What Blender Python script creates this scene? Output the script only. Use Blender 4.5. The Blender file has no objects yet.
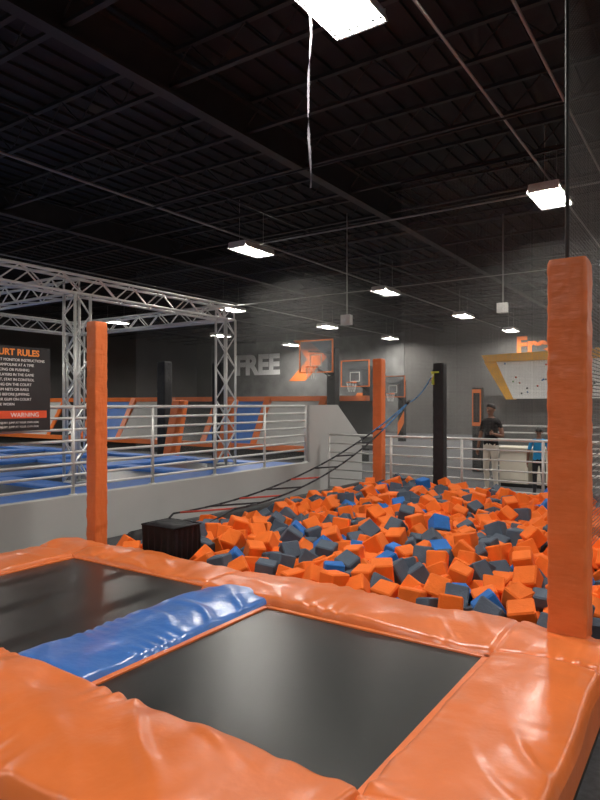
import bpy, math, random
from mathutils import Vector, Matrix, noise
random.seed(7)
R = math.radians
O = Vector((-0.238, 4.604, 0.0)); ANG = R(-34)
CA, SA = math.cos(ANG), math.sin(ANG)
M = Matrix.Translation(O) @ Matrix.Rotation(ANG, 4, 'Z')
col = bpy.context.scene.collection
FZ = -0.35      # building floor
CZ = 6.8        # roof deck

# ---------------------------------------------------------------- materials
def new_mat(name):
    m = bpy.data.materials.new(name); m.use_nodes = True
    nt = m.node_tree; return m, nt, nt.nodes['Principled BSDF']

def mat(name, c, rough=0.6, metal=0.0, var=0.12, vscale=3.0, bump=0.0, bscale=40.0, coat=0.0, stretch=None, bdist=0.01, spec=0.5):
    m, nt, p = new_mat(name)
    p.inputs['Roughness'].default_value = rough
    p.inputs['Metallic'].default_value = metal
    p.inputs['Coat Weight'].default_value = coat
    p.inputs['Coat Roughness'].default_value = 0.22
    p.inputs['Specular IOR Level'].default_value = spec
    tc = nt.nodes.new('ShaderNodeTexCoord')
    n = nt.nodes.new('ShaderNodeTexNoise'); n.inputs['Scale'].default_value = vscale; n.inputs['Detail'].default_value = 4
    nt.links.new(tc.outputs['Object'], n.inputs['Vector'])
    r = nt.nodes.new('ShaderNodeValToRGB')
    r.color_ramp.elements[0].position = 0.3; r.color_ramp.elements[1].position = 0.7
    r.color_ramp.elements[0].color = (*[x*(1-var) for x in c], 1)
    r.color_ramp.elements[1].color = (*[min(1, x*(1+var)) for x in c], 1)
    nt.links.new(n.outputs['Fac'], r.inputs['Fac']); nt.links.new(r.outputs['Color'], p.inputs['Base Color'])
    if bump > 0:
        n2 = nt.nodes.new('ShaderNodeTexNoise'); n2.inputs['Scale'].default_value = bscale; n2.inputs['Detail'].default_value = 3
        src = tc.outputs['Object']
        if stretch:
            mp = nt.nodes.new('ShaderNodeMapping'); mp.inputs['Scale'].default_value = stretch
            nt.links.new(src, mp.inputs['Vector']); src = mp.outputs['Vector']
        nt.links.new(src, n2.inputs['Vector'])
        b = nt.nodes.new('ShaderNodeBump'); b.inputs['Strength'].default_value = bump; b.inputs['Distance'].default_value = bdist
        nt.links.new(n2.outputs['Fac'], b.inputs['Height']); nt.links.new(b.outputs['Normal'], p.inputs['Normal'])
    return m

def emis(name, c, s):
    m, nt, p = new_mat(name)
    p.inputs['Base Color'].default_value = (*c, 1)
    p.inputs['Emission Color'].default_value = (*c, 1)
    p.inputs['Emission Strength'].default_value = s
    return m

ORG = mat('orange_vinyl', (0.77, 0.165, 0.034), 0.36, bump=0.5, bscale=7, bdist=0.014, coat=0.28, var=0.08)
ORGP = mat('orange_post_vinyl', (0.76, 0.165, 0.038), 0.45, bump=0.6, bscale=5, stretch=(1, 1, 3.5), bdist=0.014, coat=0.1, var=0.08)
BLU = mat('blue_vinyl', (0.040, 0.15, 0.50), 0.28, bump=0.6, bscale=8, bdist=0.014, coat=0.5, var=0.10)
BLU2 = mat('blue_pad', (0.03, 0.14, 0.50), 0.5)
BLKV = mat('black_vinyl', (0.013, 0.013, 0.015), 0.55, bump=0.3, bscale=12, coat=0.0, spec=0.35)
BINV = mat('black_nylon', (0.005, 0.005, 0.007), 0.6, bump=0.4, bscale=14, spec=0.2)
SEAM = mat('seam_dark', (0.30, 0.07, 0.02), 0.6)
BED = mat('trampoline_mesh', (0.014, 0.0155, 0.0155), 0.30, bump=0.2, bscale=350, bdist=0.002, var=0.12, vscale=5, spec=0.55)
FRAME = mat('frame_black', (0.012, 0.012, 0.012), 0.7)
GREYW = mat('grey_wall_paint', (0.45, 0.45, 0.44), 0.75, var=0.05, vscale=1.2)
STEEL = mat('brushed_steel', (0.72, 0.72, 0.70), 0.4, metal=0.45, var=0.08)
ALU = mat('aluminium', (0.76, 0.76, 0.74), 0.35, metal=0.45, var=0.05)
DARKW = mat('dark_wall_paint', (0.080, 0.078, 0.075), 0.85, var=0.12, vscale=0.5)
CEIL = mat('black_ceiling', (0.014, 0.0145, 0.016), 0.85, var=0.2)
JOIST = mat('black_steel', (0.022, 0.023, 0.025), 0.6, var=0.2)
CONDUIT = mat('conduit', (0.38, 0.375, 0.36), 0.5, metal=0.2)
CARPET = mat('dark_carpet', (0.06, 0.06, 0.065), 0.95, var=0.3, vscale=30)
FO = mat('foam_orange', (0.90, 0.150, 0.006), 0.85, bump=0.3, bscale=60, var=0.06, vscale=8)
FG = mat('foam_slate', (0.066, 0.092, 0.130), 0.9, bump=0.3, bscale=60, var=0.12, vscale=8)
FB = mat('foam_blue', (0.015, 0.14, 0.50), 0.9, bump=0.3, bscale=60, var=0.1)
WHT = mat('white_paint', (0.75, 0.74, 0.71), 0.5, var=0.03)
CWHT = mat('climbing_panel_white', (0.92, 0.91, 0.89), 0.6, var=0.04)
CREAM = mat('cream_laminate', (0.78, 0.72, 0.60), 0.5, var=0.05)
YEL = mat('yellow_panel', (0.92, 0.44, 0.04), 0.5)
MTXT = mat('mural_white', (0.92, 0.92, 0.91), 0.8, var=0.03)
MORG = mat('mural_orange', (0.85, 0.19, 0.035), 0.8, var=0.05)
MGREY = mat('mural_grey', (0.13, 0.13, 0.128), 0.85, var=0.4, vscale=1.0)
REDP = mat('red_label', (0.80, 0.08, 0.02), 0.6)
TUBE = emis('fluorescent_tube', (1.0, 0.95, 0.87), 375)
RED = mat('red_plastic', (0.50, 0.05, 0.03), 0.5)
ROPEB = mat('blue_rope', (0.05, 0.18, 0.4), 0.8)
ROPEK = mat('black_rope', (0.02, 0.02, 0.025), 0.85)
STRAP = mat('lime_strap', (0.45, 0.50, 0.06), 0.6)

def net_mat(name, spacing, thread, c):
    m, nt, p = new_mat(name)
    p.inputs['Base Color'].default_value = (*c, 1); p.inputs['Roughness'].default_value = 0.9
    tc = nt.nodes.new('ShaderNodeTexCoord'); sx = nt.nodes.new('ShaderNodeSeparateXYZ')
    nt.links.new(tc.outputs['Object'], sx.inputs[0])
    def mth(op, a, b=None):
        n = nt.nodes.new('ShaderNodeMath'); n.operation = op
        for i, v in enumerate((a, b)):
            if v is None: continue
            if isinstance(v, (int, float)): n.inputs[i].default_value = v
            else: nt.links.new(v, n.inputs[i])
        return n.outputs[0]
    h = mth('ADD', sx.outputs[0], sx.outputs[1])
    d1 = mth('LESS_THAN', mth('FRACT', mth('MULTIPLY', h, 1/spacing)), thread/spacing)
    d2 = mth('LESS_THAN', mth('FRACT', mth('MULTIPLY', sx.outputs[2], 1/spacing)), thread/spacing)
    k = mth('MAXIMUM', d1, d2)
    tr = nt.nodes.new('ShaderNodeBsdfTransparent'); mx = nt.nodes.new('ShaderNodeMixShader')
    nt.links.new(k, mx.inputs[0]); nt.links.new(tr.outputs[0], mx.inputs[1]); nt.links.new(p.outputs[0], mx.inputs[2])
    nt.links.new(mx.outputs[0], nt.nodes['Material Output'].inputs['Surface'])
    return m
NET = net_mat('netting', 0.028, 0.0016, (0.32, 0.32, 0.31))
NETD = net_mat('netting_dense', 0.03, 0.008, (0.12, 0.12, 0.118))

def glass_mat():
    m, nt, p = new_mat('acrylic')
    p.inputs['Base Color'].default_value = (0.22, 0.24, 0.26, 1); p.inputs['Roughness'].default_value = 0.1
    tr = nt.nodes.new('ShaderNodeBsdfTransparent'); mx = nt.nodes.new('ShaderNodeMixShader'); mx.inputs[0].default_value = 0.35
    nt.links.new(tr.outputs[0], mx.inputs[1]); nt.links.new(p.outputs[0], mx.inputs[2])
    nt.links.new(mx.outputs[0], nt.nodes['Material Output'].inputs['Surface'])
    return m
ACRY = glass_mat()

# ---------------------------------------------------------------- mesh builder (local pit frame a,b,z)
class MB:
    def __init__(s): s.v = []; s.f = []; s.m = []; s.mats = []; s.sm = []
    def mi(s, m):
        if m not in s.mats: s.mats.append(m)
        return s.mats.index(m)
    def add(s, vs, fs, m, smooth=False):
        o = len(s.v); k = s.mi(m)
        s.v += [tuple(x) for x in vs]
        for f in fs: s.f.append(tuple(i+o for i in f)); s.m.append(k); s.sm.append(smooth)
    def box(s, a0, a1, b0, b1, z0, z1, m):
        vs = [(a, b, z) for z in (z0, z1) for b in (b0, b1) for a in (a0, a1)]
        s.add(vs, [(0, 2, 3, 1), (4, 5, 7, 6), (0, 1, 5, 4), (2, 6, 7, 3), (0, 4, 6, 2), (1, 3, 7, 5)], m)
    def cyl(s, p, q, r, m, n=8, r2=None):
        p = Vector(p); q = Vector(q); d = (q-p)
        if d.length < 1e-6: return
        d.normalize(); up = Vector((0, 0, 1)) if abs(d.z) < 0.95 else Vector((1, 0, 0))
        x = d.cross(up).normalized(); y = d.cross(x)
        if r2 is None: r2 = r
        vs = []
        for c, rr in ((p, r), (q, r2)):
            for i in range(n):
                t = 2*math.pi*i/n; vs.append(c + x*math.cos(t)*rr + y*math.sin(t)*rr)
        fs = [(i, (i+1) % n, n+(i+1) % n, n+i) for i in range(n)]
        fs += [tuple(range(n))[::-1], tuple(range(n, 2*n))]
        s.add(vs, fs, m, n > 5)
    def prism(s, pts, ext, m):
        n = len(pts); e = Vector(ext); pts = [Vector(p) for p in pts]
        vs = pts + [p+e for p in pts]
        fs = [tuple(range(n))[::-1], tuple(range(n, 2*n))] + [(i, (i+1) % n, n+(i+1) % n, n+i) for i in range(n)]
        s.add(vs, fs, m)
    def grid(s, fn, nu, nv, m, smooth=True):
        vs = [fn(i/nu, j/nv) for j in range(nv+1) for i in range(nu+1)]
        fs = [(j*(nu+1)+i, j*(nu+1)+i+1, (j+1)*(nu+1)+i+1, (j+1)*(nu+1)+i) for j in range(nv) for i in range(nu)]
        s.add(vs, fs, m, smooth)
    def build(s, name, parent=None, bevel=0.0, top=True, local=True, seg=2, centre=True):
        me = bpy.data.meshes.new(name)
        c = Vector((0, 0, 0))
        if centre and parent is None:
            lo = [min(v[i] for v in s.v) for i in range(3)]; hi = [max(v[i] for v in s.v) for i in range(3)]
            c = Vector(((lo[0]+hi[0])/2, (lo[1]+hi[1])/2, lo[2]))
        me.from_pydata([tuple(Vector(v)-c) for v in s.v], [], s.f)
        for m in s.mats: me.materials.append(m)
        me.polygons.foreach_set('material_index', s.m)
        me.polygons.foreach_set('use_smooth', s.sm)
        me.update()
        ob = bpy.data.objects.new(name, me); col.objects.link(ob)
        if parent is not None: ob.parent = parent
        elif local: ob.matrix_world = M @ Matrix.Translation(c)
        else: ob.location = c
        if bevel > 0:
            bm = ob.modifiers.new('bevel', 'BEVEL'); bm.width = bevel; bm.segments = seg; bm.limit_method = 'ANGLE'
        return ob

def empty(name, a=0, b=0, z=0):
    e = bpy.data.objects.new(name, None); col.objects.link(e)
    e.matrix_world = M @ Matrix.Translation(Vector((a, b, z))); e.empty_display_size = 0.2
    return e

# ---------------------------------------------------------------- room shell
A0, A1, B0, B1 = -32, 12, -9, 33
w = MB(); w.box(A0, A1, B0, B1, FZ-0.2, FZ, CARPET); w.build('floor')
w = MB(); w.box(A0, A1, B0, B1, CZ, CZ+0.2, CEIL); w.build('ceiling')
w = MB(); w.box(A0, A1, B1, B1+0.2, FZ, CZ, DARKW); w.build('wall_back')
w = MB(); w.box(A0-0.2, A0, B0, B1, FZ, CZ, DARKW); w.build('wall_left')
w = MB(); w.box(A1, A1+0.2, B0, B1, FZ, CZ, DARKW); w.build('wall_right')
w = MB(); w.box(A0, A1, B0-0.2, B0, FZ, CZ, DARKW); w.build('wall_front')

w = MB()
x = A0
while x < A1:
    w.box(x, x+0.12, B0, B1, CZ-0.05, CZ, CEIL); x += 0.4
w.build('trim_roof_deck_ribs')
w = MB()
bb = B0+1.0
while bb < B1:
    w.box(A0, A1, bb-0.04, bb+0.04, 6.62, 6.68, JOIST)
    w.box(A0, A1, bb-0.04, bb+0.04, 6.12, 6.17, JOIST)
    x = A0; k = 0
    while x < A1-0.5:
        z0, z1 = (6.15, 6.64) if k % 2 == 0 else (6.64, 6.15)
        w.cyl((x, bb, z0), (x+0.5, bb, z1), 0.014, JOIST, 4); x += 0.5; k += 1
    bb += 1.8
w.build('roof_joists')
w = MB()
for a in (-26, -18.7, -11.3, -3.9, 3.5, 9.5):
    w.box(a-0.1, a+0.1, B0, B1, 6.0, 6.06, JOIST); w.box(a-0.015, a+0.015, B0, B1, 6.06, 6.6, JOIST); w.box(a-0.1, a+0.1, B0, B1, 6.58, 6.62, JOIST)
w.build('roof_girders')
w = MB()
BB0, BB1 = B0+0.1, B1-0.1
w.cyl((-7.4, 9.15, 5.68), (6, 9.15, 5.68), 0.02, CONDUIT, 6)
w.cyl((-15, 16.6, 5.68), (-0.2, 16.6, 5.68), 0.018, CONDUIT, 6)
for a in (-14.9, -7.75, 0.0, 0.9):
    w.cyl((a, BB0, 5.95), (a, BB1, 5.95), 0.022, CONDUIT, 6)
w.cyl((-5.6, BB0, 5.75), (-5.6, BB1, 5.75), 0.02, JOIST, 6)
w.cyl((-12, 6, 5.9), (6, 6, 5.9), 0.02, JOIST, 6)
w.build('trim_conduit')

# ---------------------------------------------------------------- lamps
GA = [-22.3, -14.9, -7.6, -0.2, 7.15]; GB = [-5.75, 1.7, 9.15, 16.6, 24.05, 31.0]
for ia, a_ in enumerate(GA):
    for ib, b in enumerate(GB):
        if (ia, ib) in ((2, 1), (1, 2), (0, 1)): continue
        a = a_ + 0.035*(b-4)
        if ib == 1: a -= 0.12; b -= 0.10
        if (ia, ib) == (3, 2): a += 0.08; b -= 0.06
        e = empty('fluorescent_high_bay_lamp', a, b, 5.5)
        e.scale = (0.92, 1, 1)
        w = MB()
        w.box(-0.28, 0.28, -0.61, 0.61, 0.10, 0.16, WHT)
        for sx in (-1, 1):
            w.prism([(sx*0.28, -0.61, 0.12), (sx*0.33, -0.61, 0.0), (sx*0.335, -0.61, 0.01), (sx*0.29, -0.61, 0.14)], (0, 1.22, 0), WHT)
            w.box(-0.3, 0.3, sx*0.61-0.008, sx*0.61+0.008, 0.0, 0.15, WHT)
        for i in range(5):
            x = -0.22+i*0.11
            w.prism([(x-0.03, -0.6, 0.09), (x, -0.6, 0.10), (x+0.03, -0.6, 0.09)], (0, 1.2, 0), WHT)
        w.build('housing', e)
        w = MB()
        for i in range(4):
            x = -0.21+i*0.14
            w.add([(x-0.022, -0.57, 0.055), (x-0.022, 0.57, 0.055), (x+0.022, 0.57, 0.055), (x+0.022, -0.57, 0.055)], [(0, 1, 2, 3)], TUBE)
        w.build('tubes', e)
        if b < 20 and a > -10:
            w = MB()
            for i in range(13): w.cyl((-0.32, -0.6+i*0.1, 0.0), (0.32, -0.6+i*0.1, 0.0), 0.008, JOIST, 4)
            for i in range(7): w.cyl((-0.3+i*0.1, -0.61, 0.0), (-0.3+i*0.1, 0.61, 0.0), 0.008, JOIST, 4)
            w.build('wire_guard', e)
        w = MB()
        for sy in (-0.5, 0.5):
            w.cyl((0, sy, 0.16), (0, sy, 1.25), 0.006, CONDUIT, 4)
        w.build('suspension_cables', e)

w = MB()
pts = []
for i in range(41):
    t = i/40
    pts.append(Vector((-0.68+0.02*math.sin(t*9), 1.60+0.015*math.sin(t*13+1), 5.48-1.78*t)))
def rib(u, v):
    i = min(40, int(round(v*40))); p = pts[i]; th = v*9+0.4*math.sin(v*20)
    return p + Vector((math.cos(th), math.sin(th), 0))*(u-0.5)*0.025
w.grid(rib, 1, 40, mat('ribbon', (0.16, 0.15, 0.18), 0.6))
w.build('dangling_ribbon')

for (px, py, Y) in ((347, 320, 15), (503, 308, 15)):
    X = (px-300)/620*Y; z = 1.5+(404-py)/620*Y
    l = M.inverted() @ Vector((X, Y, z))
    e = empty('hanging_speaker', *l)
    w = MB(); w.prism([(-0.13, -0.09, -0.12), (0.13, -0.09, -0.12), (0.1, 0.1, -0.12), (-0.1, 0.1, -0.12)], (0, 0, 0.24), WHT)
    w.cyl((0, -0.088, -0.02), (0, -0.1, -0.02), 0.06, STEEL, 16)
    w.build('cabinet', e, bevel=0.01)
    w = MB(); w.cyl((0, 0, 0.12), (0, 0, 6.1-z), 0.014, CONDUIT, 6); w.build('drop_rod', e)

# ---------------------------------------------------------------- trampoline deck
def pad(w, a0, a1, b0, b1, zb, th, m, seed=0, seams=(), wr=1.0, res=0.016):
    la, lb = a1-a0, b1-b0
    nu = max(6, int(la/res)); nv = max(6, int(lb/res))
    def prof(t, L):
        e = min(t, 1-t)*L; r = 0.045
        if e >= r: base = 1.0
        else: base = math.sqrt(max(0.0, 1-((r-e)/r)**2))
        return base
    def fn(u, v):
        a = a0+u*la; b = b0+v*lb
        h = prof(u, la)*prof(v, lb)
        short = v if la > lb else u; lng = a if la > lb else b
        dome = 0.72+0.28*math.sin(math.pi*short)
        z = zb + th*h*dome
        P = Vector((a*1.6+seed, b*1.6, seed*1.3))
        z += wr*0.014*noise.noise(P)*h
        z += wr*0.005*noise.noise(P*3.1)*h
        Ls = min(la, lb); ed = min(short, 1-short)*Ls
        ph = lng*40+5*noise.noise(Vector((lng*2, seed, 0)))*3+2.5*short
        am = max(0, noise.noise(Vector((lng*1.6+seed*3, seed, 2)))+0.25)
        z += wr*0.011*am*math.sin(ph)*math.exp(-ed/0.09)*h
        # soft travelling folds across the vinyl
        q = noise.noise(Vector((a*1.1+seed, b*1.1, 7)))*3
        f = math.sin((a*0.6+b*1.0)*16+q*3)
        z += wr*0.0035*max(0, f)**3*h*max(0, noise.noise(Vector((a*1.4, b*1.4, seed+20)))+0.25)*3
        for s in seams:
            d = abs(lng-s); z -= 0.018*math.exp(-(d/0.012)**2)*h
        jj = 0.016*wr*noise.noise(Vector((a*1.7, b*1.7, seed+9)))
        if la > lb: b += jj*(2*v-1)
        else: a += jj*(2*u-1)
        return (a, b, z)
    w.grid(fn, nu, nv, m)

DZ = 0.025
deck = empty('trampoline_court', -0.4, -0.8, FZ+DZ)
def dchild(w, n, **k):
    w.v = [(x+0.4, y+0.8, z-FZ) for x, y, z in w.v]
    return w.build(n, deck, **k)
w = MB(); w.box(-3.08, 2.22, -2.26, 0.60, FZ-DZ, -0.07, FRAME); dchild(w, 'deck_frame')
w = MB(); w.box(2.215, 2.24, -2.28, 0.6, -0.28, -0.035, ORG); w.box(-3.1, 2.24, -2.29, -2.27, -0.28, -0.05, ORG); dchild(w, 'side_skirt', bevel=0.006)
w = MB(); w.box(0.0, 1.64, -1.62, 0.02, -0.07, -0.035, BED); dchild(w, 'jump_bed_right')
w = MB(); w.box(-2.5, -0.66, -1.62, 0.16, -0.07, -0.035, BED); dchild(w, 'jump_bed_left')
w = MB()
for (a0, a1, b0, b1) in ((-0.03, 0.012, -1.6, 0.03), (-0.03, 1.65, -0.025, 0.01), (1.61, 1.65, -1.6, 0.03), (-0.03, 1.65, -1.63, -1.58), (-2.5, -0.72, 0.11, 0.14), (-2.49, -2.455, -1.6, 0.13)):
    w.box(a0, a1, b0, b1, -0.04, -0.022, ORG)
dchild(w, 'bed_trim', bevel=0.004)
w = MB()
pad(w, -3.12, -0.70, 0.12, 0.63, -0.06, 0.085, ORG, 1, seams=(-2.5, -0.73), wr=1.8)
pad(w, -0.72, 2.26, 0.03, 0.64, -0.06, 0.09, ORG, 2, seams=(1.66,), wr=1.8)
dchild(w, 'pads_back')
w = MB(); pad(w, -3.12, -2.48, -2.3, 0.14, -0.06, 0.09, ORG, 3, wr=1.2); dchild(w, 'pad_left')
w = MB(); pad(w, -3.12, 1.66, -2.32, -1.57, -0.07, 0.12, ORG, 4, seams=(-0.75,), wr=2.3); dchild(w, 'pads_front')
w = MB(); pad(w, 1.63, 2.26, -2.32, 0.06, -0.06, 0.09, ORG, 5, seams=(-1.6,), wr=1.7); dchild(w, 'pad_right')
w = MB(); pad(w, -0.67, -0.03, -1.62, 0.20, -0.05, 0.08, BLU, 6, wr=1.9); dchild(w, 'blue_divider_pad')

# ---------------------------------------------------------------- padded posts
def post(a, b, s, z0, z1, m, name='padded_post', rings=4):
    w = MB(); h = z1-z0; hs = s/2
    def fn(u, v):
        t = u*2*math.pi
        c, sn = math.cos(t), math.sin(t); p = 14
        r = (abs(c)**p+abs(sn)**p)**(-1/p)
        z = z0+v*h
        cr = 0.005*noise.noise(Vector((c*1.5, sn*1.5, z*9)))+0.004*noise.noise(Vector((c*4, sn*4, z*22)))
        e = min(v, 1-v)*h; k = 1-0.08*max(0, 1-e/0.03)**2
        for q in range(1, rings):
            cr -= 0.005*math.exp(-((v-q/rings)*h/0.010)**2)
        return (a+c*r*(hs+cr)*k, b+sn*r*(hs+cr)*k, z)
    w.grid(fn, 64, int(h/0.025), m)
    w.box(a-hs*0.9, a+hs*0.9, b-hs*0.9, b+hs*0.9, z1-0.02, z1-0.002, m)
    w.box(a-0.006, a+0.006, b+hs-0.01, b+hs+0.006, z0+0.05, z1-0.05, SEAM if m is ORGP else BLKV)
    return w.build(name)
post(1.98, 0.60, 0.235, -0.01, 2.42, ORGP)
post(-3.02, 0.82, 0.165, FZ, 2.42, ORGP)
post(-2.72, 7.22, 0.19, FZ, 2.38, ORGP)
post(-1.43, 7.1, 0.20, FZ, 2.24, BLKV)
w = MB(); w.cyl((-1.50, 6.97, 2.05), (-1.56, 6.91, 1.9), 0.015, STEEL)
w.box(-1.53, -1.49, 6.95, 6.985, 1.85, 2.08, STRAP); w.box(-1.55, -1.4, 6.965, 6.985, 2.06, 2.09, STRAP)
w.build('anchor_strap')

w = MB()
pad(w, -3.12, -2.90, 1.25, 7.05, FZ, 0.34, BLKV, 11, wr=0.5, res=0.05)
w.build('pit_edge_curb_pad')

# ---------------------------------------------------------------- foam cubes
def cubegeo(s, bev):
    vs = []
    h = s/2; k = h-bev
    pts = {}
    for sx in (-1, 1):
        for sy in (-1, 1):
            for sz in (-1, 1):
                pts[(sx, sy, sz, 0)] = len(vs); vs.append(Vector((sx*h, sy*k, sz*k)))
                pts[(sx, sy, sz, 1)] = len(vs); vs.append(Vector((sx*k, sy*h, sz*k)))
                pts[(sx, sy, sz, 2)] = len(vs); vs.append(Vector((sx*k, sy*k, sz*h)))
    fs = []
    for ax in range(3):
        o = [i for i in range(3) if i != ax]
        for s1 in (-1, 1):
            q = []
            for (p, r) in ((-1, -1), (1, -1), (1, 1), (-1, 1)):
                key = [0, 0, 0]; key[ax] = s1; key[o[0]] = p; key[o[1]] = r; q.append(pts[(*key, ax)])
            fs.append(tuple(q))
        for p in (-1, 1):
            for r in (-1, 1):
                q = []
                for (e, fa) in ((-1, o[0]), (1, o[0]), (1, o[1]), (-1, o[1])):
                    key = [0, 0, 0]; key[ax] = e; key[o[0]] = p; key[o[1]] = r; q.append(pts[(*key, fa)])
                fs.append(tuple(q))
    for sx in (-1, 1):
        for sy in (-1, 1):
            for sz in (-1, 1):
                fs.append((pts[(sx, sy, sz, 0)], pts[(sx, sy, sz, 1)], pts[(sx, sy, sz, 2)]))
    return vs, fs
cv, cf = cubegeo(1.0, 0.065)
w = MB()
def surf(a, b):
    h = -0.075 + 0.11*noise.noise(Vector((a*0.8, b*0.8, 3)))
    h += 0.04*min(1, max(0, (b-2.5)/3))
    h -= 0.08*max(0, 1-(a+2.8)/0.8) if a < -2.0 else 0
    return h
def fcol():
    r = random.random(); return FO if r < 0.64 else (FG if r < 0.95 else FB)
placed = {}
def ok(P, d):
    g = (int(P.x//0.25), int(P.y//0.25), int(P.z//0.25))
    for i in (-1, 0, 1):
        for j in (-1, 0, 1):
            for k in (-1, 0, 1):
                for q in placed.get((g[0]+i, g[1]+j, g[2]+k), ()):
                    if (q-P).length < d: return False
    return True
def put(P, tilt):
    placed.setdefault((int(P.x//0.25), int(P.y//0.25), int(P.z//0.25)), []).append(P)
    s = random.uniform(0.172, 0.198)
    rt = Matrix.Rotation(random.uniform(0, 6.28), 3, 'Z') @ Matrix.Rotation(random.gauss(0, tilt), 3, 'X') @ Matrix.Rotation(random.gauss(0, tilt), 3, 'Y')
    jit = [Vector((random.uniform(-.03, .03), random.uniform(-.03, .03), random.uniform(-.03, .03))) for _ in range(8)]
    w.add([P + rt @ ((v+jit[i//3])*s) for i, v in enumerate(cv)], cf, fcol())
for (z0, z1, tries, d) in ((0.06, 0.12, 500, 0.30), (-0.05, 0.05, 22000, 0.178), (-0.14, -0.06, 20000, 0.172), (-0.22, -0.14, 12000, 0.17)):
    for i in range(tries):
        aa = random.uniform(-2.73, 5.0); bb = random.uniform(0.80, 6.84)
        if -2.35 < aa < -1.55 and bb < 1.27: continue
        z = surf(aa, bb)+random.uniform(z0, z1)
        if z < FZ+0.10: continue
        P = Vector((aa, bb, z))
        if ok(P, d): put(P, 0.45)
w.build('foam_cube_pile')

# ---------------------------------------------------------------- rope ladder over the pit
w = MB()
apex = Vector((-1.72, 6.35, 1.52)); l0 = Vector((-2.92, 1.9, 0.12)); l1 = Vector((-2.35, 2.4, 0.16))
def sag(p, q, t, s):
    r = p.lerp(q, t); r.z -= s*4*t*(1-t); return r
SG = 0.32
for (p, mm) in ((l0, ROPEK), (l1, ROPEK)):
    for i in range(20):
        w.cyl(sag(p, apex, i/20, SG), sag(p, apex, (i+1)/20, SG), 0.013, ROPEB if (mm is ROPEK and i > 15) else mm, 6)
for i in range(9):
    t = 0.02+i*0.10
    w.cyl(sag(l0, apex, t, SG), sag(l1, apex, t, SG), 0.013, RED if i in (0, 2, 4) else ROPEK, 6)
pp = Vector((-1.53, 6.93, 1.98))
for i in range(8): w.cyl(sag(apex, pp, i/8, 0.08), sag(apex, pp, (i+1)/8, 0.08), 0.010, ROPEB, 6)
w.cyl(apex-Vector((0, 0.05, 0.02)), apex+Vector((0, 0.06, 0.04)), 0.025, FRAME, 8)
w.cyl(l0, (-2.98, 1.8, 0.0), 0.014, ROPEK, 6); w.cyl(l1, (-2.4, 1.9, 0.02), 0.014, ROPEK, 6)
w.build('rope_ladder')

# ---------------------------------------------------------------- black bin behind pads
w = MB()
ca, cb = -1.96, 0.93; HA, HB, HH = 0.235, 0.19, 0.60
def side(u, v):
    t = u*4; k = int(min(3, t)); f = t-k; cs = [(-1, -1), (1, -1), (1, 1), (-1, 1), (-1, -1)]
    x = cs[k][0]*(1-f)+cs[k+1][0]*f; y = cs[k][1]*(1-f)+cs[k+1][1]*f
    r = 0.008*math.sin(u*4*math.pi*2*5)*math.sin(v*math.pi)+0.012*noise.noise(Vector((u*9, v*4, 0)))
    fl = 0.94+0.06*v
    return (ca+x*(HA+r)*fl, cb+y*(HB+r)*fl, FZ+v*HH)
w.grid(side, 168, 14, BINV)
def lid(u, v):
    x = u*2-1; y = v*2-1
    return (ca+x*HA, cb+y*HB, FZ+HH-0.005+0.03*(1-x**4)*(1-y**4)+0.012*noise.noise(Vector((x*3, y*3, 1))))
w.grid(lid, 20, 16, BINV)
for (p, q) in (((-1, -1), (1, -1)), ((1, -1), (1, 1)), ((1, 1), (-1, 1)), ((-1, 1), (-1, -1))):
    w.cyl((ca+p[0]*HA, cb+p[1]*HB, FZ+HH), (ca+q[0]*HA, cb+q[1]*HB, FZ+HH), 0.011, BINV, 8)
w.build('black_storage_bin')

# ---------------------------------------------------------------- grey half wall with slope end
WA = -4.2; WT = 0.30
w = MB()
w.prism([(WA, -7, FZ), (WA, 9.27, FZ), (WA, 9.27, 0.65), (WA, 8.15, 1.48), (WA, 7.0, 1.48), (WA, 7.0, WT), (WA, -7, WT)], (-0.14, 0, 0), GREYW)
w.build('wall_half_grey', bevel=0.006)

def railing(p0, p1, zb, zt, nr, spacing, name='metal_railing', rr=0.016):
    p0 = Vector(p0); p1 = Vector(p1); L = (p1-p0).length; n = max(1, round(L/spacing)); w = MB()
    for i in range(n+1):
        p = p0.lerp(p1, i/n); w.cyl((p.x, p.y, zb), (p.x, p.y, zt), 0.026, STEEL, 8)
        w.cyl((p.x, p.y, zb), (p.x, p.y, zb+0.015), 0.055, STEEL, 8)
    for k in range(nr):
        z = zb+0.12+(zt-zb-0.12)*k/(nr-1)
        r = 0.024 if k == nr-1 else rr
        w.cyl((p0.x, p0.y, z), (p1.x, p1.y, z), r, STEEL, 8)
    return w.build(name)
railing((WA-0.07, -6.9), (WA-0.07, 6.95), WT, 1.46, 8, 1.4, rr=0.019)
railing((-4.0, 7.45), (6.0, 7.45), FZ, 0.86, 7, 1.5, rr=0.015)
railing((-2.0, 12.2), (6.0, 12.2), FZ, 0.95, 8, 1.5, rr=0.02)

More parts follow.
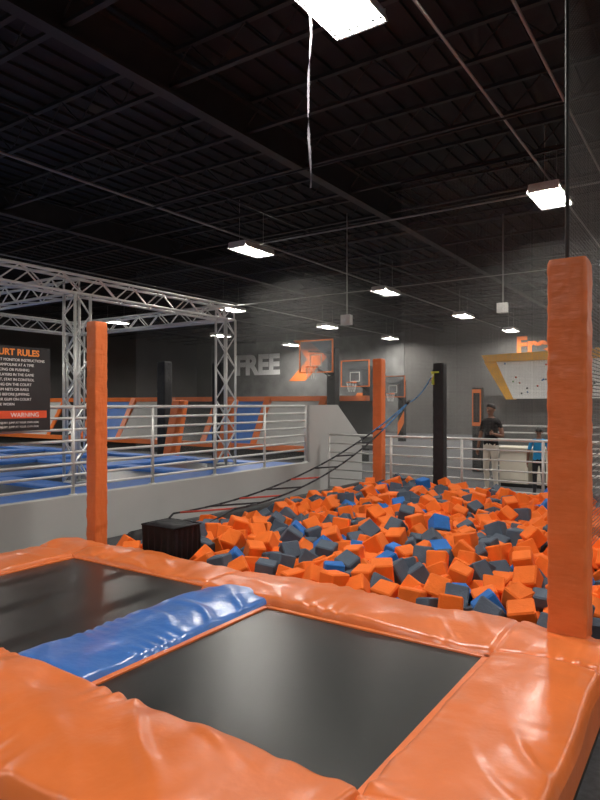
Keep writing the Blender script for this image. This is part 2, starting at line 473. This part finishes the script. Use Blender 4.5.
# ---------------------------------------------------------------- raised dodgeball court behind the half wall
c = empty('dodgeball_court', -10, 1, FZ)
def cch(w, n, **k):
    w.v = [(x+10, y-1, z-FZ) for x, y, z in w.v]; return w.build(n, c, **k)
w = MB(); w.box(-16, -4.36, -7, 7, FZ, 0.16, FRAME); cch(w, 'platform')
w = MB()
for (a0, a1) in ((-5.3, -4.38), (-7.9, -7.3), (-10.6, -10.0), (-13.3, -12.7), (-16, -15.3)):
    w.box(a0, a1, -7, 7, 0.16, 0.27, BLU2)
for b in (-4, -1, 2.0, 4.6, 6.6):
    for (a0, a1) in ((-7.3, -5.3), (-10, -7.9), (-12.7, -10.6), (-15.3, -13.3)):
        w.box(a0, a1, b, b+0.4, 0.16, 0.26, BLU2)
cch(w, 'blue_pads', bevel=0.03)
w = MB()
for (a0, a1) in ((-7.3, -5.3), (-10, -7.9), (-12.7, -10.6), (-15.3, -13.3)):
    for (b0, b1) in ((-3.6, -1), (-0.6, 2), (2.4, 4.6), (5, 6.6)):
        w.box(a0, a1, b0, b1, 0.165, 0.19, BED)
cch(w, 'jump_beds')

e = empty('angled_trampoline_wall', -15, 14, FZ)
w = MB()
a = -27.0
k = 0
w.box(-27+15, -6.6+15, 0.0, 0.25, 1.95, 2.12, ORG)
w.box(-27+15, -6.6+15, -1.0, -0.8, 0.30, 0.48, ORG)
while a < -7:
    x = a+15
    w.prism([(x+0.15, -0.85, 0.48), (x+2.2, -0.85, 0.48), (x+2.2, 0.05, 1.95), (x+0.15, 0.05, 1.95)], (0, 0.05, 0), BLU2 if k % 3 == 0 else (GREYW if k % 3 == 1 else BED))
    w.prism([(x-0.12, -0.95, 0.3), (x+0.14, -0.95, 0.3), (x+0.14, 0.0, 2.1), (x-0.12, 0.0, 2.1)], (0, 0.14, 0), ORG)
    a += 2.35; k += 1
w.box(-12, 8.4, -0.9, 0.2, 0.0, 0.3, FRAME)
w.build('panels', e)
post(-9.15, 7.7, 0.28, FZ, 2.6, BLKV, 'padded_post')
post(-7.25, 7.7, 0.28, FZ, 2.5, BLKV, 'padded_post')
for (a, b) in ((-8.75, 7.25), (-7.0, 7.25), (-10.8, 9.5)):
    w = MB(); w.prism([(a-0.14, b, FZ), (a+0.14, b, FZ), (a+0.5, b+0.1, 1.6), (a+0.22, b+0.1, 1.6)], (0, 0.18, 0), ORGP); w.build('raking_pad', bevel=0.03)

# ---------------------------------------------------------------- lighting truss
def truss(w, p, q, s=0.28, step=0.34, up=Vector((0, 0, 1))):
    p = Vector(p); q = Vector(q); d = (q-p); L = d.length; d.normalize()
    if abs(d.z) > 0.9: up = Vector((1, 0, 0))
    x = d.cross(up).normalized(); y = x.cross(d).normalized(); h = s/2
    cs = [x*h+y*h, -x*h+y*h, -x*h-y*h, x*h-y*h]
    for c0 in cs: w.cyl(p+c0, q+c0, 0.024, ALU, 8)
    n = max(1, round(L/step))
    for i in range(n):
        t0, t1 = p+d*L*i/n, p+d*L*(i+1)/n
        for k in range(4):
            a_, b_ = cs[k], cs[(k+1) % 4]
            if (i+k) % 2: a_, b_ = b_, a_
            w.cyl(t0+a_, t1+b_, 0.012, ALU, 5)
    for t in (p, q):
        for k in range(4): w.cyl(t+cs[k], t+cs[(k+1) % 4], 0.018, ALU, 6)
w = MB(); TZ = 3.36
TA, TB = -5.6, -10.5
truss(w, (TA, -6, TZ), (TA, 6.1, TZ)); truss(w, (TB, -6, TZ), (TB, 6.1, TZ))
for b in (-6, 2.45, 6.0): truss(w, (TA-0.14, b, TZ), (TB+0.14, b, TZ))
for a in (TA, TB):
    for b in (2.45, 6.0): truss(w, (a, b, 0.28), (a, b, TZ-0.14))
w.build('lighting_truss')

# ---------------------------------------------------------------- rules sign
def text(body, size, m, parent, loc, rot, name, ext=0.004, align='LEFT', bold=0.0):
    cu = bpy.data.curves.new(name, 'FONT'); cu.body = body; cu.size = size; cu.extrude = ext; cu.align_x = align; cu.offset = bold
    cu.materials.append(m); ob = bpy.data.objects.new(name, cu); col.objects.link(ob)
    ob.parent = parent; ob.location = loc; ob.rotation_euler = rot
    return ob
e = empty('court_rules_sign', WA+0.10, 0.48, 1.68)
w = MB(); w.box(-0.015, 0.015, -0.75, 0.47, -0.5, 0.5, mat('sign_black', (0.018, 0.018, 0.02), 0.5))
for z in (-0.35, -0.25): w.box(-0.14, -0.015, -0.4, 0.3, z, z+0.03, STEEL)
w.box(0.015, 0.019, -0.7, 0.42, -0.35, -0.26, REDP)
w.build('panel', e)
RT = (R(90), 0, R(90))
SORG = mat('sign_orange', (0.95, 0.26, 0.04), 0.6); SWHT = mat('sign_white', (0.92, 0.92, 0.92), 0.6)
text('COURT RULES', 0.105, SORG, e, (0.018, -0.36, 0.395), RT, 'heading', 0.002, bold=0.003)
lines = ['FOLLOW ALL COURT MONITOR INSTRUCTIONS', 'ONE JUMPER PER TRAMPOLINE AT A TIME', 'NO DOUBLE BOUNCING OR PUSHING', 'THROW ONLY AT PLAYERS IN THE GAME', 'LAND ON TWO FEET, STAY IN CONTROL', 'NO SITTING OR LYING ON THE COURT', 'DO NOT HANG FROM NETS OR RAILS', 'EMPTY ALL POCKETS BEFORE JUMPING', 'NO FOOD, DRINK OR GUM ON COURT', 'GRIP SOCKS MUST BE WORN']
for i, t in enumerate(lines):
    text(t, 0.044, SWHT, e, (0.018, -0.58, 0.325-i*0.058), RT, 'rule_%d' % (i+1), 0.001)
text('WARNING', 0.075, SWHT, e, (0.021, -0.05, -0.335), RT, 'warning', 0.001)
for i in range(2): text('JUMPING INVOLVES RISK OF INJURY. JUMP AT YOUR OWN RISK', 0.032, SWHT, e, (0.018, -0.60, -0.41-i*0.05), RT, 'small_print_%d' % (i+1), 0.001)

# ---------------------------------------------------------------- back wall murals
e = empty('wall_mural_lettering', -27.9, B1-0.03, 3.75)
w = MB(); w.box(-2.5, 14, 0.0, 0.025, -4.05, 2.35, MGREY); w.build('grey_field', e)
RB = (R(90), 0, 0)
text('FREE', 2.0, MTXT, e, (0, -0.01, 0), RB, 'letters', 0.01, bold=0.09)
w = MB()
w.prism([(5.0, -0.02, -0.6), (6.4, -0.02, -0.6), (8.2, -0.02, 1.0), (6.6, -0.02, 2.3), (5.4, -0.02, 2.3), (6.6, -0.02, 0.9)], (0, 0.02, 0), MORG)
w.prism([(-2.5, -0.02, -3.4), (3.0, -0.02, -3.4), (1.0, -0.02, -2.0), (-2.5, -0.02, -2.2)], (0, 0.02, 0), MORG)
w.prism([(8.8, -0.02, -3.8), (9.8, -0.02, -3.8), (11.6, -0.02, -1.5), (10.6, -0.02, -1.5)], (0, 0.02, 0), MORG)
w.build('chevrons', e)
e = empty('wall_mural_slogan', -6.9, B1-0.03, 4.45)
text('Free', 1.3, MORG, e, (0, 0, 0), RB, 'letters', 0.01, bold=0.05)

# ---------------------------------------------------------------- basketball hoops
for (px, py, Y) in ((316, 357, 19.5), (355, 374, 24), (393, 387, 30)):
    X = (px-300)/620*Y; z = 1.5+(404-py)/620*Y
    l = M.inverted() @ Vector((X, Y, z))
    e = empty('basketball_hoop', l.x, l.y, z)
    w = MB(); w.box(-0.6, 0.6, -0.01, 0.01, -0.45, 0.5, ACRY); w.build('backboard', e)
    w = MB()
    for (x0, x1, z0, z1) in ((-0.62, 0.62, -0.5, -0.46), (-0.62, 0.62, 0.50, 0.54), (-0.63, -0.59, -0.5, 0.54), (0.59, 0.63, -0.5, 0.54)):
        w.box(x0, x1, -0.025, 0.025, z0, z1, MORG)
    for (x0, x1, z0, z1) in ((-0.22, 0.22, -0.3, -0.27), (-0.22, 0.22, 0.05, 0.08), (-0.22, -0.19, -0.3, 0.08), (0.19, 0.22, -0.3, 0.08)):
        w.box(x0, x1, -0.02, -0.01, z0, z1, WHT)
    for i in range(20):
        t0, t1 = 2*math.pi*i/20, 2*math.pi*(i+1)/20
        w.cyl((0.2*math.cos(t0), -0.27+0.2*math.sin(t0), -0.33), (0.2*math.cos(t1), -0.27+0.2*math.sin(t1), -0.33), 0.012, MORG, 6)
        if i % 2 == 0:
            w.cyl((0.2*math.cos(t0), -0.27+0.2*math.sin(t0), -0.33), (0.12*math.cos(t1), -0.27+0.12*math.sin(t1), -0.7), 0.004, WHT, 4)
            tm = 2*math.pi*(i-1)/20
            w.cyl((0.2*math.cos(t0), -0.27+0.2*math.sin(t0), -0.33), (0.12*math.cos(tm), -0.27+0.12*math.sin(tm), -0.7), 0.004, WHT, 4)
    w.box(-0.05, 0.05, -0.1, -0.02, -0.36, -0.30, MORG)
    w.build('frame_rim_net', e)
    w = MB()
    w.box(-0.15, 0.15, 0.9, 1.2, FZ-z, 0.35, BLKV)
    w.cyl((-0.3, 0.02, 0.2), (0, 0.95, 0.2), 0.03, FRAME); w.cyl((0.3, 0.02, 0.2), (0, 0.95, 0.2), 0.03, FRAME); w.cyl((0, 0.02, -0.35), (0, 0.95, -0.6), 0.03, FRAME)
    w.prism([(-0.17, 0.88, FZ-z+0.3), (0.17, 0.88, FZ-z+0.9), (0.17, 0.88, FZ-z+1.5), (-0.17, 0.88, FZ-z+0.9)], (0, 0.02, 0), MORG)
    w.build('padded_stand', e)

# ---------------------------------------------------------------- climbing wall
l = M.inverted() @ Vector(((515-300)/620*17.3, 17.3, 0))
e = empty('climbing_wall', l.x, l.y, FZ)
w = MB()
w.box(-1.1, 4, 0.5, 0.8, 0.0, 2.1, MGREY)
w.prism([(-0.75, 0.75, 3.12), (-0.05, 0.0, 2.0), (4.0, 0.0, 2.0), (4.0, 0.75, 3.12)], (0, 0.3, 0), CWHT)
w.prism([(-1.15, 0.65, 3.30), (-1.05, 0.65, 3.1), (4.0, 0.65, 3.1), (4.0, 0.65, 3.42)], (0, 0.45, 0), YEL)
w.prism([(-1.1, 0.72, 3.1), (-0.74, 0.72, 3.1), (-0.04, 0.0, 1.98), (-0.25, 0.0, 1.98)], (0, 0.3, 0), YEL)
w.build('panels', e)
w = MB()
HM = [mat('hold_%d' % i, cc, 0.6) for i, cc in enumerate(((0.05, 0.05, 0.05), (0.6, 0.08, 0.03), (0.03, 0.15, 0.4), (0.1, 0.3, 0.08)))]
for i in range(60):
    z = random.uniform(2.08, 3.02); x = random.uniform(-0.6+(3.12-z)*0.65, 3.9); y = 0.75*(z-2.0)/1.12
    r = random.uniform(0.022, 0.042)
    w.cyl((x, y+0.02, z), (x+random.uniform(-.01, .01), y-0.035, z+0.02), r, random.choice(HM), 7, r*0.5)
w.build('holds', e)

l = M.inverted() @ Vector((4.62, 13.9, 0))
w = MB()
for i in range(2):
    a = l.x-0.15+i*0.75
    w.box(a, a+0.62, l.y, l.y+0.5, FZ+0.08, 0.50, CREAM)
    w.box(a+0.04, a+0.58, l.y-0.015, l.y, FZ+0.16, 0.42, CREAM)
w.box(l.x-0.2, l.x+1.3, l.y-0.05, l.y+0.55, 0.50, 0.54, CREAM); w.box(l.x-0.13, l.x+1.2, l.y+0.03, l.y+0.48, FZ, FZ+0.08, FRAME)
w.build('service_counter', bevel=0.008)
l = M.inverted() @ Vector(((478-300)/620*17.0, 17.0, 0))
w = MB(); w.box(l.x-0.12, l.x+0.12, l.y-0.12, l.y+0.12, FZ, 1.95, BLKV); w.box(l.x-0.125, l.x+0.125, l.y-0.13, l.y-0.12, 0.9, 1.9, MORG)
w.box(l.x-0.09, l.x+0.09, l.y-0.14, l.y-0.13, 1.0, 1.8, BLKV); w.build('arcade_kiosk', bevel=0.01)

# ---------------------------------------------------------------- netting
w = MB(); w.add([(1.93, 0.78, 0.35), (1.93, 7.3, 0.35), (1.93, 7.3, 6.1), (1.93, 0.78, 6.1)], [(0, 1, 2, 3)], NETD)
w.cyl((1.93, 0.78, 0.35), (1.93, 0.78, 6.1), 0.014, FRAME, 8)
w.cyl((1.93, 0.78, 6.1), (1.93, 7.3, 6.1), 0.015, FRAME, 8)
w.build('safety_net_side', centre=False)
w = MB(); w.add([(-2.7, 8.2, 0.9), (9, 8.2, 0.9), (9, 8.2, 6.1), (-2.7, 8.2, 6.1)], [(0, 1, 2, 3)], NET); w.cyl((-2.7, 8.2, 6.1), (9, 8.2, 6.1), 0.02, FRAME, 6)
w.build('safety_net_back', centre=False)
w = MB(); w.add([(-14.0, 11, FZ), (9, 11, FZ), (9, 11, 6.1), (-14.0, 11, 6.1)], [(0, 1, 2, 3)], NET); w.cyl((-14, 11, 6.1), (9, 11, 6.1), 0.02, FRAME, 6)
w.build('safety_net_court', centre=False)

# ---------------------------------------------------------------- people
SKIN1 = mat('skin_dark', (0.24, 0.11, 0.065), 0.55, var=0.05); HAIR = mat('hair_black', (0.012, 0.01, 0.01), 0.6)
SHB = mat('shirt_black', (0.010, 0.010, 0.012), 0.8, spec=0.2); SHBL = mat('shirt_blue', (0.02, 0.32, 0.70), 0.8)
PKH = mat('trousers_khaki', (0.70, 0.64, 0.54), 0.8); PDK = mat('trousers_dark', (0.02, 0.02, 0.025), 0.8); SHOE = mat('shoes', (0.3, 0.3, 0.3), 0.6)
EYE = mat('eye', (0.02, 0.02, 0.02), 0.3); LIP = mat('lips', (0.25, 0.07, 0.05), 0.5)
def skinned(chains, name, mats_fn, mats, parent, sub=2, root=0):
    vs, es, rs, idx = [], [], [], {}
    for ch in chains:
        prev = None
        for key, p, r in ch:
            if key in idx: i = idx[key]
            else: i = len(vs); idx[key] = i; vs.append(p); rs.append(r)
            if prev is not None and prev != i: es.append((prev, i))
            prev = i
    me = bpy.data.meshes.new(name+'_sk'); me.from_pydata(vs, es, [])
    ob = bpy.data.objects.new(name+'_sk', me); col.objects.link(ob)
    sk = ob.modifiers.new('s', 'SKIN'); sk.use_smooth_shade = True
    for i, r in enumerate(rs):
        d = me.skin_vertices[0].data[i]; d.radius = r if isinstance(r, tuple) else (r, r); d.use_root = (i == root)
    sb = ob.modifiers.new('u', 'SUBSURF'); sb.levels = sub; sb.render_levels = sub
    dg = bpy.context.evaluated_depsgraph_get(); dg.update()
    m2 = bpy.data.meshes.new_from_object(ob.evaluated_get(dg)); m2.name = name
    m2.materials.clear()
    for m in mats: m2.materials.append(m)
    for p in m2.polygons: p.material_index = mats_fn(p.center); p.use_smooth = True
    bpy.data.objects.remove(ob)
    o2 = bpy.data.objects.new(name, m2); col.objects.link(o2); o2.parent = parent
    return o2
def person(name, X, Y, H, rotz, shirt, trs, bend):
    e = bpy.data.objects.new(name, None); col.objects.link(e); e.location = (X, Y, FZ); e.rotation_euler = (0, 0, rotz); s = H/1.75; e.scale = (s, s, s)
    V = lambda *a: Vector(a)
    pel = ('pel', V(0, 0, 0.95), (0.15, 0.11))
    torso = [pel, ('w', V(0, 0.0, 1.08), (0.135, 0.10)), ('ch', V(0, 0, 1.28), (0.165, 0.11)), ('sh', V(0, 0.01, 1.42), (0.12, 0.085)), ('nk', V(0, 0.0, 1.50), 0.052), ('nk2', V(0, -0.01, 1.56), 0.052),
             ('hd', V(0, -0.02, 1.62), (0.072, 0.085)), ('hd2', V(0, -0.015, 1.68), (0.078, 0.098)), ('hd3', V(0, -0.005, 1.735), (0.05, 0.06))]
    ch = [torso]
    wr = {}
    for sd in (-1, 1):
        ch.append([pel, ('h%d' % sd, V(sd*0.09, 0, 0.88), 0.088), ('k%d' % sd, V(sd*0.10, -0.02, 0.48), 0.058), ('c%d' % sd, V(sd*0.10, 0.01, 0.34), 0.055), ('a%d' % sd, V(sd*0.105, 0.02, 0.09), 0.04), ('t%d' % sd, V(sd*0.115, -0.08, 0.045), (0.04, 0.035)), ('tt%d' % sd, V(sd*0.12, -0.16, 0.035), (0.035, 0.028))])
        eb = V(sd*0.25, 0.02, 1.12)
        wp = V(sd*0.20, -0.22, 1.10+0.08*bend) if bend and sd == 1 else V(sd*0.27, -0.05, 0.88)
        ch.append([torso[3], ('s%d' % sd, V(sd*0.175, 0.0, 1.41), 0.058), ('e%d' % sd, eb, 0.042), ('wr%d' % sd, wp, 0.028)])
        wr[sd] = (eb, wp)
    def mf(c):
        if c.z > 1.485 and abs(c.x) < 0.13: return 0
        for sd in (-1, 1):
            eb, wp = wr[sd]; d = wp-eb; t = (c-eb).dot(d)/d.length_squared
            if c.x*sd > 0.19 and t > -0.35 and c.z < 1.3: return 0
        if c.z > 0.96: return 1
        if c.z > 0.085: return 2
        return 3
    skinned(ch, 'body', mf, [SKIN1, shirt, trs, SHOE], e, 2)
    for sd in (-1, 1):
        eb, wp = wr[sd]; d = (wp-eb).normalized(); side = Vector((0, 1, 0)) if abs(d.z) > 0.7 else Vector((0, 0, 1)); side = (side-d*side.dot(d)).normalized(); pn = d.cross(side)
        hch = []; base = ('b', wp, 0.024); palm = ('p', wp+d*0.05, (0.034, 0.018))
        hch.append([base, palm])
        for i, ln in enumerate((0.068, 0.078, 0.072, 0.055)):
            o = side*(0.027-0.018*i)
            r0 = wp+d*0.075+o; curl = -pn*sd
            hch.append([palm, ('f%da' % i, r0, 0.010), ('f%db' % i, r0+d*ln*0.5+curl*0.008, 0.0085), ('f%dc' % i, r0+d*ln*0.9+curl*0.03, 0.007)])
        hch.append([palm, ('ta', wp+d*0.035+side*0.038, 0.011), ('tb', wp+d*0.065+side*0.055, 0.009), ('tc', wp+d*0.09+side*0.055, 0.0075)])
        skinned(hch, 'hand_%s' % ('left' if sd > 0 else 'right'), lambda c: 0, [SKIN1], e, 1)
    w = MB()
    def hr(u, v):
        th = u*2*math.pi; ph = v*math.pi*0.62
        r = 1+0.03*noise.noise(Vector((u*20, v*20, 0)))
        z = math.cos(ph); q = math.sin(ph)
        y = math.sin(th)*q
        lift = 0.05*max(0, -y) if z < 0.6 else 0
        return (math.cos(th)*q*0.085*r, y*0.105*r+0.008, 1.685+z*0.082*r+lift)
    w.grid(hr, 24, 12, HAIR); w.build('hair', e)
    w = MB()
    for sd in (-1, 1):
        w.cyl((sd*0.03, -0.105, 1.655), (sd*0.03, -0.118, 1.655), 0.011, EYE, 8)
        w.cyl((sd*0.078, 0.0, 1.64), (sd*0.092, 0.005, 1.645), 0.024, SKIN1, 8, 0.018)
    w.cyl((0, -0.10, 1.655), (0, -0.135, 1.62), 0.008, SKIN1, 6, 0.014); w.cyl((-0.022, -0.102, 1.585), (0.022, -0.102, 1.585), 0.008, LIP, 6)
    w.build('face_features', e)
    return e
person('standing_man', (491-300)/620*12.9, 12.9, 1.84, R(-50), SHB, PKH, 1)
person('standing_child', (539-300)/620*12.2, 12.2, 1.38, R(160), SHBL, PDK, 0)

# ---------------------------------------------------------------- world, camera
wd = bpy.data.worlds.new('world'); bpy.context.scene.world = wd; wd.use_nodes = True
wd.node_tree.nodes['Background'].inputs[0].default_value = (0.02, 0.02, 0.02, 1)
cam = bpy.data.cameras.new('camera'); co = bpy.data.objects.new('camera', cam); col.objects.link(co)
co.location = (0, 0, 1.5); co.rotation_euler = (R(90), 0, 0)
cam.sensor_fit = 'VERTICAL'; cam.sensor_height = 36; cam.lens = 36*620/800; cam.shift_y = 0.005
cam.clip_end = 200
bpy.context.scene.camera = co
sc = bpy.context.scene
sc.view_settings.view_transform = 'Standard'
sc.view_settings.exposure = 0.4
sc.view_settings.gamma = 1.08
